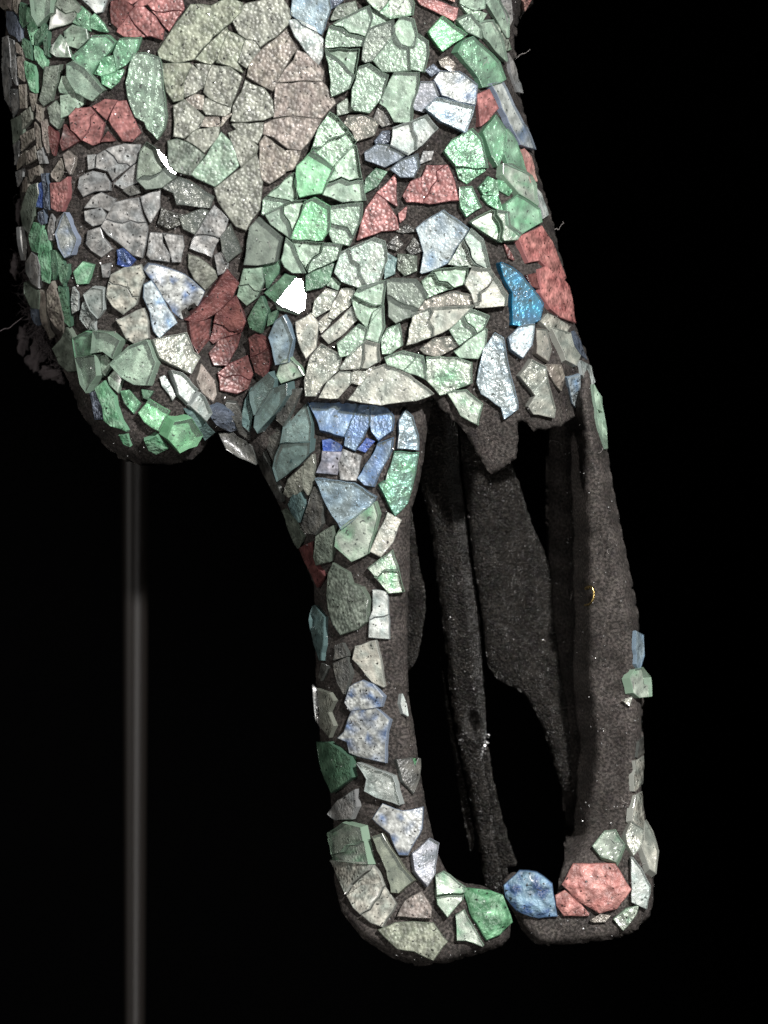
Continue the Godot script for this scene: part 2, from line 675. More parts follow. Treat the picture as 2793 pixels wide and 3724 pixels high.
	for k in int(area / (220.0 if color == "glitter" else (900.0 if color in ["grey", "slate", "cyan"] else 3200.0))):
		var p := mid + (inner[rng.randi() % m] - mid) * rng.randf_range(0.05, 0.92)
		var face_up := (up + Vector3(rng.randf_range(-1, 1), rng.randf_range(-1, 1), rng.randf_range(-1, 1)) * 0.42).normalized()
		var x := face_up.cross(Vector3(0.2, 1, 0.1)).normalized()
		var y := face_up.cross(x)
		var at: Vector3 = place.call(p, lift + 1.5) + centre
		var rr := rng.randf_range(1.4, 2.8) * MM
		var a0 := rng.randf() * TAU
		tri(glitter, at + (x * cos(a0) + y * sin(a0)) * rr, at + (x * cos(a0 + 2.2) + y * sin(a0 + 2.2)) * rr, at + (x * cos(a0 + 4.1) + y * sin(a0 + 4.1)) * rr, face_up)

# the slope that throws the spot's light straight at the lens
func glint(u, v, wobble := Vector2.ZERO) -> Vector2:
	var p := P(u, v, 300)
	var half := ((KEY - p).normalized() + (EYE - p).normalized()).normalized()
	return Vector2(-half.x / half.z, half.y / half.z) + wobble

# ---------------------------------------------------------------- the cast skull
var septum := {}
var side_wall := {}

func build_bodies():
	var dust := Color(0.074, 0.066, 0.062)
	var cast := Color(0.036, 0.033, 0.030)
	var left_edge := path([-40,-40, 0,0, 16,47, 12,90, 10,150, 15,215, 28,258, 32,311, 40,376, 45,453, 57,562, 63,634, 72,678, 89,707, 121,733, 126,762, 140,804])
	var lobe_foot := path([140,804, 155,840, 174,888, 200,925, 228,962, 262,992, 312,1007, 370,1005, 418,994, 445,966])
	var notch := path([445,966, 452,942, 480,940, 505,958, 530,985, 552,1000])
	var lower := path([552,1000, 590,960, 640,900, 664,872, 740,874, 850,884, 905,876, 936,862])
	var flap := path([936,862, 946,882, 968,900, 1003,938, 1030,985, 1056,1028, 1085,1012, 1112,990, 1116,950, 1112,912, 1134,912, 1146,938, 1160,930, 1176,930, 1196,922, 1210,926, 1222,912, 1240,902, 1250,884])
	var right_edge := path([1250,884, 1268,850, 1276,802, 1242,700, 1231,650, 1220,590, 1205,532, 1190,464, 1173,408, 1153,334, 1143,281, 1125,213, 1113,148, 1116,89, 1119,50, 1137,24, 1158,0, 1190,-40])
	var outline := PackedVector2Array()
	for part in [left_edge, lobe_foot, notch, lower, flap, right_edge]:
		for k in range(0 if outline.is_empty() else 1, part.size()):
			outline.append(part[k])
	var valley := path([552,940, 517,832, 482,712, 487,600, 515,490])
	snout = body("snout", outline, 14.0, func(p: Vector2) -> float:
		var a := q(away(p, left_edge) / 640.0)
		var b := q(away(p, right_edge) / 360.0)
		var h := 430.0 * softmin(a, b, 0.3)
		h *= lerpf(1.0, q(away(p, lobe_foot) / 170.0), 0.6)
		h *= lerpf(1.0, q(away(p, notch) / 150.0), 0.55)
		var dv := away(p, valley) / 150.0
		h -= 150.0 * exp(-dv * dv) * smoothstep(780.0, 1300.0, p.y)
		return h, 60.0, 5.0, mats.grout, dust, skull)

	# the bone that runs down the left of the nose opening and turns under it
	var bar_left := path([505,900, 552,995, 590,1062, 625,1142, 652,1202, 678,1262, 681,1340, 682,1480, 692,1600, 714,1722, 724,1820, 722,1900])
	var bar_foot := path([722,1900, 738,1962, 785,2020, 845,2060, 900,2078, 962,2072, 1040,2050, 1085,2034, 1099,2018])
	var bar_right := path([1099,2018, 1101,1985, 1088,1950, 1075,1926, 1040,1905, 1000,1900, 966,1880, 942,1832, 921,1742, 905,1652, 895,1572, 884,1512, 880,1440, 880,1335, 885,1240, 884,1170, 889,1100, 904,1050, 915,990, 922,930, 934,870])
	var bar_outline := PackedVector2Array(bar_left)
	for k in range(1, bar_foot.size()):
		bar_outline.append(bar_foot[k])
	for k in range(1, bar_right.size()):
		bar_outline.append(bar_right[k])
	bar_outline.append(Vector2(1200, 1380))
	left_bar = body("left_nose_bone", bar_outline, 12.0, func(p: Vector2) -> float:
		var h := 345.0 * softmin(q(away(p, bar_left) / 330.0), lerpf(0.78, 1.0, q(away(p, bar_foot) / 50.0)), 0.1)
		h -= 70.0 * (1.0 - q(away(p, bar_right) / 90.0))
		h -= 40.0 * smoothstep(1560.0, 1420.0, p.y)
		return h, 110.0, 1.5, mats.smooth, dust * 1.1, skull, 0.4)

	# the matching bone on the right: a thin rim and a hollow wall that turns inward
	var rim := path([1262,745, 1276,802, 1300,925, 1311,968, 1322,1042, 1345,1162, 1366,1262, 1379,1332, 1384,1402, 1390,1482, 1388,1562, 1390,1642, 1387,1722, 1397,1802, 1409,1882, 1410,1922, 1400,1970, 1370,2005, 1322,2021, 1262,2029, 1180,2036, 1152,2030, 1124,2002, 1110,1970])
	var inside := path([1110,1970, 1084,1928, 1082,1896, 1100,1876, 1150,1878, 1196,1936, 1206,1880, 1216,1845, 1220,1790, 1216,1712, 1206,1600, 1198,1450, 1186,1300, 1182,1150, 1181,1000, 1188,900, 1200,780])
	var arris := path([1248,840, 1254,1009, 1262,1232, 1261,1454, 1280,1621, 1264,1740, 1246,1850])
	var right_outline := PackedVector2Array(rim)
	for k in range(1, inside.size()):
		right_outline.append(inside[k])
	right_bar = body("right_nose_bone", right_outline, 12.0, func(p: Vector2) -> float:
		var d := away(p, rim)
		var wall := 250.0 * q(d / 60.0) - maxf(0.0, d - 60.0) * 0.4
		var ex := 1254.0 * 1.6835
		for k in range(1, arris.size()):
			if p.y > arris[k - 1].y:
				ex = lerpf(arris[k - 1].x, arris[k].x, clampf((p.y - arris[k - 1].y) / (arris[k].y - arris[k - 1].y), 0, 1))
		ex += 10.0 * rough_noise.get_noise_1d(p.y * 0.7)
		var past := ex - p.x
		wall -= 210.0 * smoothstep(-25.0, 55.0, past) + maxf(0.0, past - 30.0) * 1.2
		var foot := 285.0 * lerpf(0.78, 1.0, q(d / 50.0))
		return lerpf(wall, foot, smoothstep(3010.0, 3130.0, p.y)), 60.0, 2.0, mats.smooth, dust * 1.1, skull, 0.45)

	# what shows inside the nose: the septum, the pitted side wall and a thin shell behind
	var strip := path([915,860, 905,1030, 925,1110, 945,1255, 962,1400, 972,1500, 988,1600, 1010,1702, 1028,1800, 1040,1880, 1052,1950, 1090,1950, 1086,1900, 1068,1800, 1058,1720, 1040,1630, 1052,1590, 1050,1530, 1046,1450, 1046,1335, 1022,1205, 1003,1050, 996,960, 990,860])
	var strip_left := path([915,860, 905,1030, 925,1110, 945,1255, 962,1400, 972,1500, 988,1600, 1010,1702, 1028,1800, 1040,1880])
	septum = body("septum", strip, 11.0, func(p: Vector2) -> float:
		var d := away(p, strip_left)
		var socket := Vector2((p.x - 1719.0) / 27.0, (p.y - 2636.0) / 54.0).length()
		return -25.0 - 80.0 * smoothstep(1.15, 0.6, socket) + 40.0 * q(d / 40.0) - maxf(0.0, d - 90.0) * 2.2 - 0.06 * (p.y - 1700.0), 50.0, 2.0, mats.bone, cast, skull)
	var ridge := path([1040,1612, 1056,1612, 1066,1682, 1090,1782, 1112,1850, 1120,1872, 1098,1880, 1102,1905, 1088,1930, 1078,1880, 1062,1790, 1050,1710])
	body("septum_ridge", ridge, 9.0, func(p: Vector2) -> float:
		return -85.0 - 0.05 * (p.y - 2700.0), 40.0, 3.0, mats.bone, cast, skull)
	var plate := path([985,860, 1004,1050, 1022,1205, 1042,1330, 1052,1432, 1064,1452, 1078,1472, 1110,1486, 1138,1506, 1162,1546, 1184,1606, 1200,1660, 1218,1712, 1235,1712, 1232,1450, 1218,1330, 1195,1232, 1150,1130, 1122,1040, 1090,960, 1070,860])
	var plate_left := path([985,860, 1004,1050, 1022,1205, 1042,1330, 1052,1432, 1110,1486, 1184,1606, 1218,1712])
	side_wall = body("side_wall", plate, 11.0, func(p: Vector2) -> float:
		var d := away(p, plate_left)
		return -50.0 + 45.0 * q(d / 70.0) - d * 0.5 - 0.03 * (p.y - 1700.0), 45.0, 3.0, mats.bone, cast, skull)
	var shell := path([880,1060, 890,1100, 897,1160, 905,1215, 917,1262, 921,1310, 914,1360, 905,1410, 893,1440, 884,1450, 860,1440, 850,1200])
	body("bone_shell", shell, 11.0, func(_p: Vector2) -> float:
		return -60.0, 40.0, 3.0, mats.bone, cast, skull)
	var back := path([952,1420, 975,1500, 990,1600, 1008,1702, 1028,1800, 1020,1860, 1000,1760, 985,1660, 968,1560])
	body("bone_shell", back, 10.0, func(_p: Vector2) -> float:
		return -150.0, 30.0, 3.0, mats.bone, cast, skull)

# ---------------------------------------------------------------- threads, crumbs, wire
func thread(pts: Array, r0: float, r1: float, st: SurfaceTool, sides := 5):
	for i in pts.size() - 1:
		var a: Vector3 = pts[i]
		var b: Vector3 = pts[i + 1]
		var ahead := (b - a).normalized()
		var x := ahead.cross(Vector3(0.3, 0.2, 1)).normalized()
		var y := ahead.cross(x)
		var ra := lerpf(r0, r1, float(i) / (pts.size() - 1))
		var rb := lerpf(r0, r1, float(i + 1) / (pts.size() - 1))
		for k in sides:
			var t0 := TAU * k / sides
			var t1 := TAU * (k + 1) / sides
			var d0 := x * cos(t0) + y * sin(t0)
			var d1 := x * cos(t1) + y * sin(t1)
			tri(st, a + d0 * ra, b + d0 * rb, b + d1 * rb, d0)
			tri(st, a + d0 * ra, b + d1 * rb, a + d1 * ra, d0)

func curve(pts: Array, heights: float, steps := 5) -> Array:
	var cv := Curve3D.new()
	for i in range(0, pts.size(), 2):
		var here := P(pts[i], pts[i + 1], heights)
		var before := P(pts[maxi(i - 2, 0)], pts[maxi(i - 2, 0) + 1], heights)
		var after := P(pts[mini(i + 2, pts.size() - 2)], pts[mini(i + 2, pts.size() - 2) + 1], heights)
		var t := (after - before) / 6.0
		cv.add_point(here, -t, t)
	var out := []
	var n := pts.size() / 2 * steps
	for k in n + 1:
		out.append(cv.sample_baked(cv.get_baked_length() * k / n, true))
	return out

func commit(called: String, st: SurfaceTool, mat: Material, parent: Node3D, at := Vector3.ZERO) -> MeshInstance3D:
	st.generate_normals()
	var mi := MeshInstance3D.new()
	mi.name = called
	mi.mesh = st.commit()
	mi.material_override = mat
	mi.position = at
	parent.add_child(mi, true)
	return mi

func begin() -> SurfaceTool:
	var st := SurfaceTool.new()
	st.begin(Mesh.PRIMITIVE_TRIANGLES)
	st.set_smooth_group(0)
	return st

func small_things():
	for f in [[1862, 214, 1878, 212, 1895, 198, 1912, 194, 1927, 181], [2008, 842, 2022, 832, 2030, 836, 2040, 820, 2048, 812, 2046, 806], [0, 1205, 18, 1196, 34, 1194, 50, 1180, 66, 1168, 90, 1150]]:
		var st := begin()
		thread(curve(f, 20.0), 1.2 * MM, 0.7 * MM, st)
		commit("dust_fibre", st, mats.lint if f[0] == 0 else mats.fibre, skull)
	# a curl of brass wire caught on the right bone
	var st2 := begin()
	on = right_bar
	var curl := []
	for w in curve([2126, 2138, 2142, 2132, 2152, 2150, 2150, 2176, 2138, 2194, 2122, 2199], 0.0):
		curl.append(Vector3(w.x, w.y, (lift_at(Vector2(w.x / MM + 1396.5, 1862.0 - w.y / MM)) + 14.0) * MM))
	thread(curl, 6.0 * MM, 3.5 * MM, st2, 8)
	commit("wire_curl", st2, mats.brass, skull)
	# crumbs of clear glass left in the putty
	var st3 := begin()
	st3.set_smooth_group(-1)
	for k in 2600:
		var which: Dictionary = [snout, left_bar, right_bar, snout][k % 4]
		on = which
		var p: Vector2 = which.lo + Vector2(rng.randf() * which.nu, rng.randf() * which.nv) * which.cell
		var i := clampi(int((p.x - which.lo.x) / which.cell), 0, which.nu - 1)
		var j := clampi(int((p.y - which.lo.y) / which.cell), 0, which.nv - 1)
		if which.sd[j * which.nu + i] < 20.0:
			continue
		grain_at(st3, P(p.x, p.y, lift_at(p) + rng.randf_range(-4, 21)), rng.randf_range(1.8, 4.2) * MM)
	for k in 900:
		var which: Dictionary = [septum, side_wall][k % 2]
		on = which
		var p: Vector2 = which.lo + Vector2(rng.randf() * which.nu, rng.randf() * which.nv) * which.cell
		var i := clampi(int((p.x - which.lo.x) / which.cell), 0, which.nu - 1)
		var j := clampi(int((p.y - which.lo.y) / which.cell), 0, which.nv - 1)
		if which.sd[j * which.nu + i] > 12.0:
			grain_at(st3, P(p.x, p.y, lift_at(p) + rng.randf_range(-8, 2)), rng.randf_range(1.5, 3.2) * MM)
	for k in 160:
		var a := rng.randf_range(0.15, PI - 0.1)
		var ring := Vector2(1728, 2665) + Vector2(cos(a) * 42, sin(a) * 85) + Vector2(rng.randf_range(-16, 16), rng.randf_range(-12, 12))
		grain_at(st3, P(ring.x, ring.y, -70.0), rng.randf_range(2.5, 6.0) * MM)
	# lint lying in the joints
	var st4 := begin()
	for k in 90:
		var which: Dictionary = [snout, left_bar, snout, right_bar][k % 4]
		on = which
		var p: Vector2 = which.lo + Vector2(rng.randf() * which.nu, rng.randf() * which.nv) * which.cell
		var i := clampi(int((p.x - which.lo.x) / which.cell), 0, which.nu - 1)
		var j := clampi(int((p.y - which.lo.y) / which.cell), 0, which.nv - 1)
		if which.sd[j * which.nu + i] < 30.0:
			continue
		var line := []
		var heading := rng.randf() * TAU
		for n in 5:
			line.append(P(p.x, p.y, lift_at(p) + 4.0 + rng.randf_range(0, 9)))
			heading += rng.randf_range(-0.8, 0.8)
			p += Vector2(cos(heading), sin(heading)) * rng.randf_range(5, 10)
		thread(line, 1.1 * MM, 0.8 * MM, st4, 4)
	commit("lint", st4, mats.fibre, skull).set_meta("kind", "stuff")
	var cr := commit("glass_crumbs", st3, mats.crumb, skull)
	cr.set_meta("kind", "stuff")

func grain_at(st: SurfaceTool, at: Vector3, r: float):
	var v := []
	for k in 4:
		v.append(at + Vector3(rng.randf_range(-1, 1), rng.randf_range(-1, 1), rng.randf_range(-1, 1)).normalized() * r)
	for f in [[0, 1, 2], [0, 1, 3], [0, 2, 3], [1, 2, 3]]:
		var mid: Vector3 = (v[f[0]] + v[f[1]] + v[f[2]]) / 3.0
		tri(st, v[f[0]], v[f[1]], v[f[2]], mid - at)

# ---------------------------------------------------------------- the steel rod behind
func build_rod():
	var rod := MeshInstance3D.new()
	rod.name = "support_rod"
	var st := SurfaceTool.new()
	st.begin(Mesh.PRIMITIVE_TRIANGLES)
	st.set_smooth_group(0)
	var deep := -900.0
	var grow := 1.0 + 0.036
	var a := P(1396.5 + (492 - 1396.5) * grow, 1300, deep)
	var b := P(1396.5 + (489 - 1396.5) * grow, 4100, deep)
	for k in 24:
		var d0 := Vector3(cos(TAU * k / 24.0), 0, sin(TAU * k / 24.0))
		var d1 := Vector3(cos(TAU * (k + 1) / 24.0), 0, sin(TAU * (k + 1) / 24.0))
		tri(st, a + d0 * 54 * MM, b + d0 * 37 * MM, b + d1 * 37 * MM, d0)
		tri(st, a + d0 * 54 * MM, b + d1 * 37 * MM, a + d1 * 54 * MM, d0)
	st.generate_normals()
	rod.mesh = st.commit()
	rod.material_override = mats.rod
	rod.set_meta("label", "dark grey steel support rod standing upright behind the skull's left lobe")
	rod.set_meta("category", "rod")
	add_child(rod)

# ---------------------------------------------------------------- the frayed fringe behind the left edge
func build_fringe():
	var fringe := Node3D.new()
	fringe.name = "frayed_fringe"
	fringe.set_meta("label", "dark frayed fabric fringe hanging behind the skull's left edge")
	fringe.set_meta("category", "fringe")
	add_child(fringe)
	# each tuft: a few short wisps that start behind the edge and hang out and down
	for lock in [[82, 720, -40, 110, 6], [92, 830, -50, 120, 9], [100, 930, -55, 120, 14], [112, 1020, -60, 120, 16], [122, 1110, -55, 130, 20], [140, 1190, -35, 140, 30], [175, 1240, -10, 110, 34], [215, 1290, -30, 80, 34]]:
		var st := begin()
		for k in lock[4] * 4:
			var p := Vector2(lock[0], lock[1]) + Vector2(rng.randf_range(-8, 14), rng.randf_range(-34, 34))
			var heading := Vector2(lock[2], lock[3]).angle() + rng.randf_range(-0.7, 0.7)
			var line := []
			var bend := rng.randf_range(-0.5, 0.5)
			var stride: float = Vector2(lock[2], lock[3]).length() / 6.0 * rng.randf_range(0.2, 0.62)
			var z := -90.0 + rng.randf_range(-60, 60)
			for n in 7:
				line.append(P(p.x, p.y, z))
				heading += bend * 0.5 + rng.randf_range(-0.9, 0.9)
				p += Vector2(cos(heading), sin(heading)) * stride
				z += rng.randf_range(-12, 12)
			thread(line, rng.randf_range(0.7, 2.4) * MM, 0.5 * MM, st, 4)
		commit("fringe_lock", st, mats.lint, fringe)
	for lump in [[70, 760, 16, 40], [48, 960, 15, 34], [78, 1230, 17, 44], [122, 1300, 26, 40], [176, 1350, 40, 24], [215, 1362, 34, 20]]:
		var st := begin()
		var n := 14
		var grid := []
		for a in n + 1:
			for b in n:
				var d := Vector3(sin(PI * a / n) * cos(TAU * b / n), cos(PI * a / n), sin(PI * a / n) * sin(TAU * b / n))
				var k: float = 1.0 + 0.9 * fine_noise.get_noise_3d(d.x * 26 + lump[0], d.y * 26, d.z * 26) + 0.5 * rough_noise.get_noise_3d(d.x * 160, d.y * 160 + lump[1], d.z * 160)
				grid.append(P(lump[0] + d.x * lump[2] * k, lump[1] - d.y * lump[3] * k, -120.0 + d.z * lump[2] * k))
		for a in n:
			for b in n:
				var c0: Vector3 = grid[a * n + b]
				var c1: Vector3 = grid[a * n + (b + 1) % n]
				var c2: Vector3 = grid[(a + 1) * n + (b + 1) % n]
				var c3: Vector3 = grid[(a + 1) * n + b]
				var out := (c0 + c2) * 0.5 - P(lump[0], lump[1], -120.0)
				tri(st, c0, c1, c2, out)
				tri(st, c0, c2, c3, out)
		commit("lint_clump", st, mats.lint, fringe)

# ---------------------------------------------------------------- the mosaic, piece by piece
func lay_shards():
	on = snout
	lay_crown_left()
	lay_edge_left()
	lay_pebbled_middle()
	lay_crown_right()
	lay_edge_right()
	lay_left_lobe()
	lay_middle_lobe()
	lay_nose_rim()
	lay_left_bone()
	lay_right_bone()

func lay_crown_left():
	drawn(0, 0, 1.659)
	c("sage", [240,32, 300,0, 355,0, 350,110, 280,175, 250,120])
	c("grey_sage", [365,70, 420,-10, 460,40, 515,95, 465,170, 335,205, 345,130])
	c("green", [520,95, 560,130, 565,215, 475,170])
	c("green", [575,150, 600,130, 650,190, 675,235, 580,210])
	c("white", [480,-20, 690,-20, 640,110, 610,115, 545,50], "flat")
	c("sage", [425,235, 470,200, 545,225, 555,275, 500,325, 450,310, 430,270], "pebble")
	c("sage", [345,330, 395,260, 430,290, 450,375, 375,370, 340,345], "pebble")
	c("deep", [245,240, 300,180, 320,200, 280,280, 250,300])
	c("deep", [290,250, 320,215, 325,370, 305,360])
	c("deep", [150,45, 185,60, 190,170, 165,185, 145,150])
	c("green", [195,80, 240,95, 245,200, 225,290, 200,200, 190,130], "flat")
	c("deep", [170,260, 205,280, 220,330, 220,385, 190,370, 165,300])
	c("green", [240,310, 285,340, 310,410, 300,450, 245,390, 235,340], "flat")
	c("green", [180,400, 230,430, 245,580, 215,560, 190,480], "flat")
	c("grey_sage", [310,440, 385,435, 370,530, 335,630, 295,655, 275,625, 300,540])
	c("green", [475,385, 555,320, 600,265, 680,265, 720,300, 690,350, 620,420, 580,480, 520,430])
	c("sage", [450,430, 480,415, 545,455, 655,580, 595,635, 520,595, 505,590, 450,495])
	c("sage", [438,500, 498,600, 395,582, 390,560, 410,500], "flat")
	c("green", [722,360, 760,285, 870,280, 850,340, 780,430, 740,450])
	c("green", [610,480, 650,400, 712,385, 728,462, 640,490])
	c("green", [645,505, 765,468, 735,530, 695,565, 650,540])
	c("sage", [402,615, 478,605, 498,690, 405,730], "flat")
	c("sage", [490,600, 535,620, 530,660, 505,680])
	c("grey_sage", [325,680, 365,650, 402,690, 395,750, 375,790, 340,760])
	c("blue", [1220,-20, 1320,-20, 1328,33, 1270,38, 1240,20], "fold")
	c("teal", [1342,-20, 1578,-20, 1560,28, 1480,33, 1362,28], "fold")
	c("red", [720,-10, 910,-10, 870,40, 822,68, 745,35])
	c("maroon", [702,60, 770,47, 826,90, 790,150, 738,210, 705,180, 695,110], "pebble")
	c("red", [838,80, 905,20, 985,10, 958,50, 910,74, 850,90])
	c("red", [918,76, 1000,20, 1060,0, 1115,40, 1128,100, 1060,200, 1042,228, 985,160])
	c("red", [742,217, 842,95, 890,92, 958,152, 1008,230, 1000,280, 930,260, 880,265, 775,260, 735,235])
	c("sage", [840,375, 900,370, 985,400, 1000,480, 1010,620, 1025,740, 1010,810, 975,865, 920,810, 905,770, 850,740, 805,620, 795,540, 815,450], "fold")
	c("red", [450,730, 490,690, 572,685, 652,780, 625,890, 590,905, 520,870, 460,810])
	c("red", [592,677, 660,640, 728,647, 668,750])
	c("red", [687,762, 737,652, 785,650, 870,835, 820,885, 770,880])
	c("maroon", [642,885, 680,832, 718,880])
	c("maroon", [325,790, 370,830, 380,880, 350,950, 335,900], "flat")
	c("maroon", [395,890, 420,785, 500,880, 410,930])

func lay_edge_left():
	# the narrow pieces that wrap round the left side, seen nearly edge on
	drawn(0, 0, 2.765)
	c("taupe", [0,20, 45,0, 80,30, 100,100, 60,100, 20,60], "flat")
	c("rose", [95,0, 150,10, 145,120, 110,60], "flat")
	c("taupe", [180,0, 215,40, 205,160, 170,100], "flat")
	c("dusk", [105,150, 150,160, 200,230, 235,320, 240,440, 200,390, 130,350, 100,270], "flat")
	c("grey", [60,400, 110,390, 135,560, 140,700, 100,640, 55,560])
	c("grey", [125,420, 165,440, 195,640, 205,880, 160,800])
	c("taupe", [205,470, 270,530, 275,595, 220,560], "flat")
	c("taupe", [215,610, 285,600, 285,850, 225,800], "flat")
	c("grey", [50,590, 95,640, 120,900, 130,1080, 80,1000, 55,760])
	c("grey", [150,920, 215,930, 222,1090, 160,1185, 150,1050])
	c("taupe", [240,890, 298,890, 300,1110, 250,1110], "flat")
	c("taupe", [345,980, 405,990, 405,1080, 375,1140], "flat")
	c("taupe", [415,1090, 470,1110, 465,1280, 410,1220], "flat")
	c("beige", [262,1170, 345,1120, 360,1230, 270,1315])
	c("grey_sage", [145,1220, 250,1190, 255,1370, 165,1450])
	c("taupe", [240,1390, 380,1330, 385,1430, 330,1460, 250,1530])
	c("taupe", [395,1270, 440,1330, 455,1520, 420,1530])
	c("rose", [470,1270, 510,1250, 545,1480, 530,1570, 485,1440], "flat")
	c("maroon", [540,1320, 605,1380, 615,1480, 590,1600], "flat")
	c("grey", [165,1470, 225,1440, 215,1590, 180,1660])
	c("taupe", [205,1590, 295,1545, 285,1650, 200,1710])
	c("taupe", [310,1570, 395,1510, 412,1620, 360,1650, 312,1670])
	c("grey", [425,1560, 470,1530, 505,1670, 450,1670])
	c("grey", [190,1740, 260,1720, 250,1830, 205,1875])
	c("taupe", [330,1740, 440,1700, 445,1790, 390,1780, 345,1840])
	c("taupe", [262,1850, 300,1800, 312,1945, 260,1940])
	c("taupe", [565,1780, 660,1640, 685,1720, 620,1855, 570,1810])
	c("rose", [690,1600, 735,1570, 800,1630, 755,1790, 715,1730])
	drawn(0, 600, 2.458)
	c("grey_sage", [310,210, 365,200, 375,280, 330,440, 290,610, 245,560, 222,430, 250,340])
	c("navy", [385,200, 420,180, 430,290, 410,400, 365,390])
	c("dusk", [420,110, 455,110, 480,300, 485,420, 445,410, 440,260])
	c("red", [500,200, 590,195, 655,150, 650,330, 600,440, 560,440, 510,410])
	c("dusk", [385,450, 430,430, 445,540, 415,550, 385,510])
	c("grey", [470,580, 500,470, 525,600, 515,690, 475,690])
	c("stain", [560,640, 640,470, 680,560, 735,690, 690,820, 640,840, 590,760], "fold")
	c("grey", [545,600, 560,520, 620,460, 600,580])
	c("green", [300,650, 345,545, 412,555, 375,790, 330,770], "flat")
	c("green", [385,830, 430,615, 465,700, 485,900, 470,1060, 425,1040], "flat")
	c("grey", [260,880, 320,800, 370,840, 395,930, 375,1100, 320,1060, 260,960], "flat")
	c("grey", [185,570, 220,560, 235,740, 225,850, 200,740], "flat")
	c("grey_sage", [250,1060, 380,1150, 370,1280, 320,1270, 290,1240, 255,1150])
	c("dusk", [300,1270, 360,1290, 365,1430, 335,1410, 305,1340])
	c("taupe", [390,1140, 430,1150, 440,1320, 465,1550, 400,1420, 385,1290], "flat")
	c("taupe", [460,1140, 505,1060, 570,1200, 605,1380, 600,1500, 530,1440, 470,1330])
	c("deep", [500,790, 540,790, 550,1000, 520,1040])
	c("deep", [545,790, 590,840, 620,930, 615,1100, 580,1050])
	c("deep", [620,930, 655,915, 635,1050, 610,1080])
	c("deep", [575,1120, 620,1130, 660,1440, 610,1390])
	c("grey_sage", [510,1640, 590,1560, 640,1470, 690,1560, 737,1830, 640,1830, 560,1760], "flat")
	drawn(0, 700, 1.659)
	c("green", [480,500, 530,447, 580,462, 545,560, 500,562], "flat")
	c("white", [468,590, 495,620, 490,720, 462,735, 455,660])

func lay_pebbled_middle():
	drawn(0, 0, 1.659)
	c("olive", [978,355, 1040,260, 1080,200, 1170,80, 1240,80, 1290,90, 1400,35, 1475,70, 1465,120, 1408,180, 1300,265, 1188,398, 1080,418, 988,390])
	c("olive", [1202,400, 1292,300, 1382,218, 1388,240, 1318,400, 1290,430])
	c("olive", [1396,240, 1478,282, 1486,290, 1440,420, 1475,478, 1400,440, 1325,418, 1334,380])
	c("beige", [1496,292, 1550,288, 1580,350, 1500,450, 1456,418])
	c("olive", [1006,432, 1163,427, 1172,440, 1128,530, 1123,640, 1070,650, 1030,590, 1010,500])
	c("beige", [1178,437, 1205,462, 1262,500, 1248,558, 1195,598, 1137,622, 1132,545])
	c("beige", [1200,432, 1288,441, 1274,493, 1230,480])
	c("beige", [1302,442, 1400,452, 1473,512, 1440,600, 1400,678, 1290,638, 1252,598, 1268,520])
	c("taupe", [1147,642, 1195,612, 1243,622, 1238,698, 1180,688])
	c("beige", [1258,637, 1350,652, 1418,642, 1400,718, 1370,738, 1262,728, 1243,700])
	c("beige", [1072,682, 1133,648, 1190,692, 1248,747, 1218,808, 1130,868, 1072,858, 1077,780])
	c("taupe", [1227,795, 1257,747, 1333,747, 1342,798, 1290,803])
	c("beige", [1147,880, 1200,822, 1338,807, 1333,870, 1250,952, 1182,898])
	c("taupe", [1362,742, 1413,727, 1352,796])
	c("beige", [1397,842, 1450,822, 1500,862, 1567,922, 1558,958, 1470,1036, 1442,960, 1412,882])
	c("sage", [1177,1080, 1270,972, 1350,847, 1398,892, 1438,970, 1448,1030, 1310,1147, 1200,1100], "pebble")
	c("grey_sage", [1042,892, 1090,882, 1150,902, 1243,972, 1170,1082, 1082,1058, 1047,1020], "pebble")
	c("beige", [1312,1171, 1500,1022, 1558,972, 1598,1100, 1583,1220, 1578,1290, 1530,1350, 1495,1410, 1440,1390, 1400,1340, 1332,1240], "pebble")
	drawn(900, 0, 1.3825)
	c("beige", [-58,152, -30,95, 0,65, 175,25, 230,110, 210,165, 150,222, 75,272, 52,240, 7,233, -28,208])
	c("taupe", [22,360, 80,292, 203,192, 253,288, 187,385, 135,487, 92,468, 12,420])
	c("beige", [2,442, 30,462, 90,482, 133,540, 143,610, 90,633, 0,643, -68,638, -58,570, -18,500])
	c("rose", [257,292, 300,310, 385,395, 378,438, 260,438, 157,446, 197,387, 242,340])
	c("rose", [152,457, 380,447, 400,470, 445,550, 380,623, 230,610, 144,620])
	c("rose", [97,657, 145,634, 240,620, 373,637, 330,718, 275,783, 212,773, 142,718, 92,703])
	c("beige", [-63,657, 88,652, 83,700, 60,747, 2,718, -28,690])
	c("taupe", [72,750, 97,717, 185,782, 222,812, 193,900, 120,948, 87,930, 72,850])
	c("taupe", [200,792, 273,782, 263,830, 235,878, 195,888])

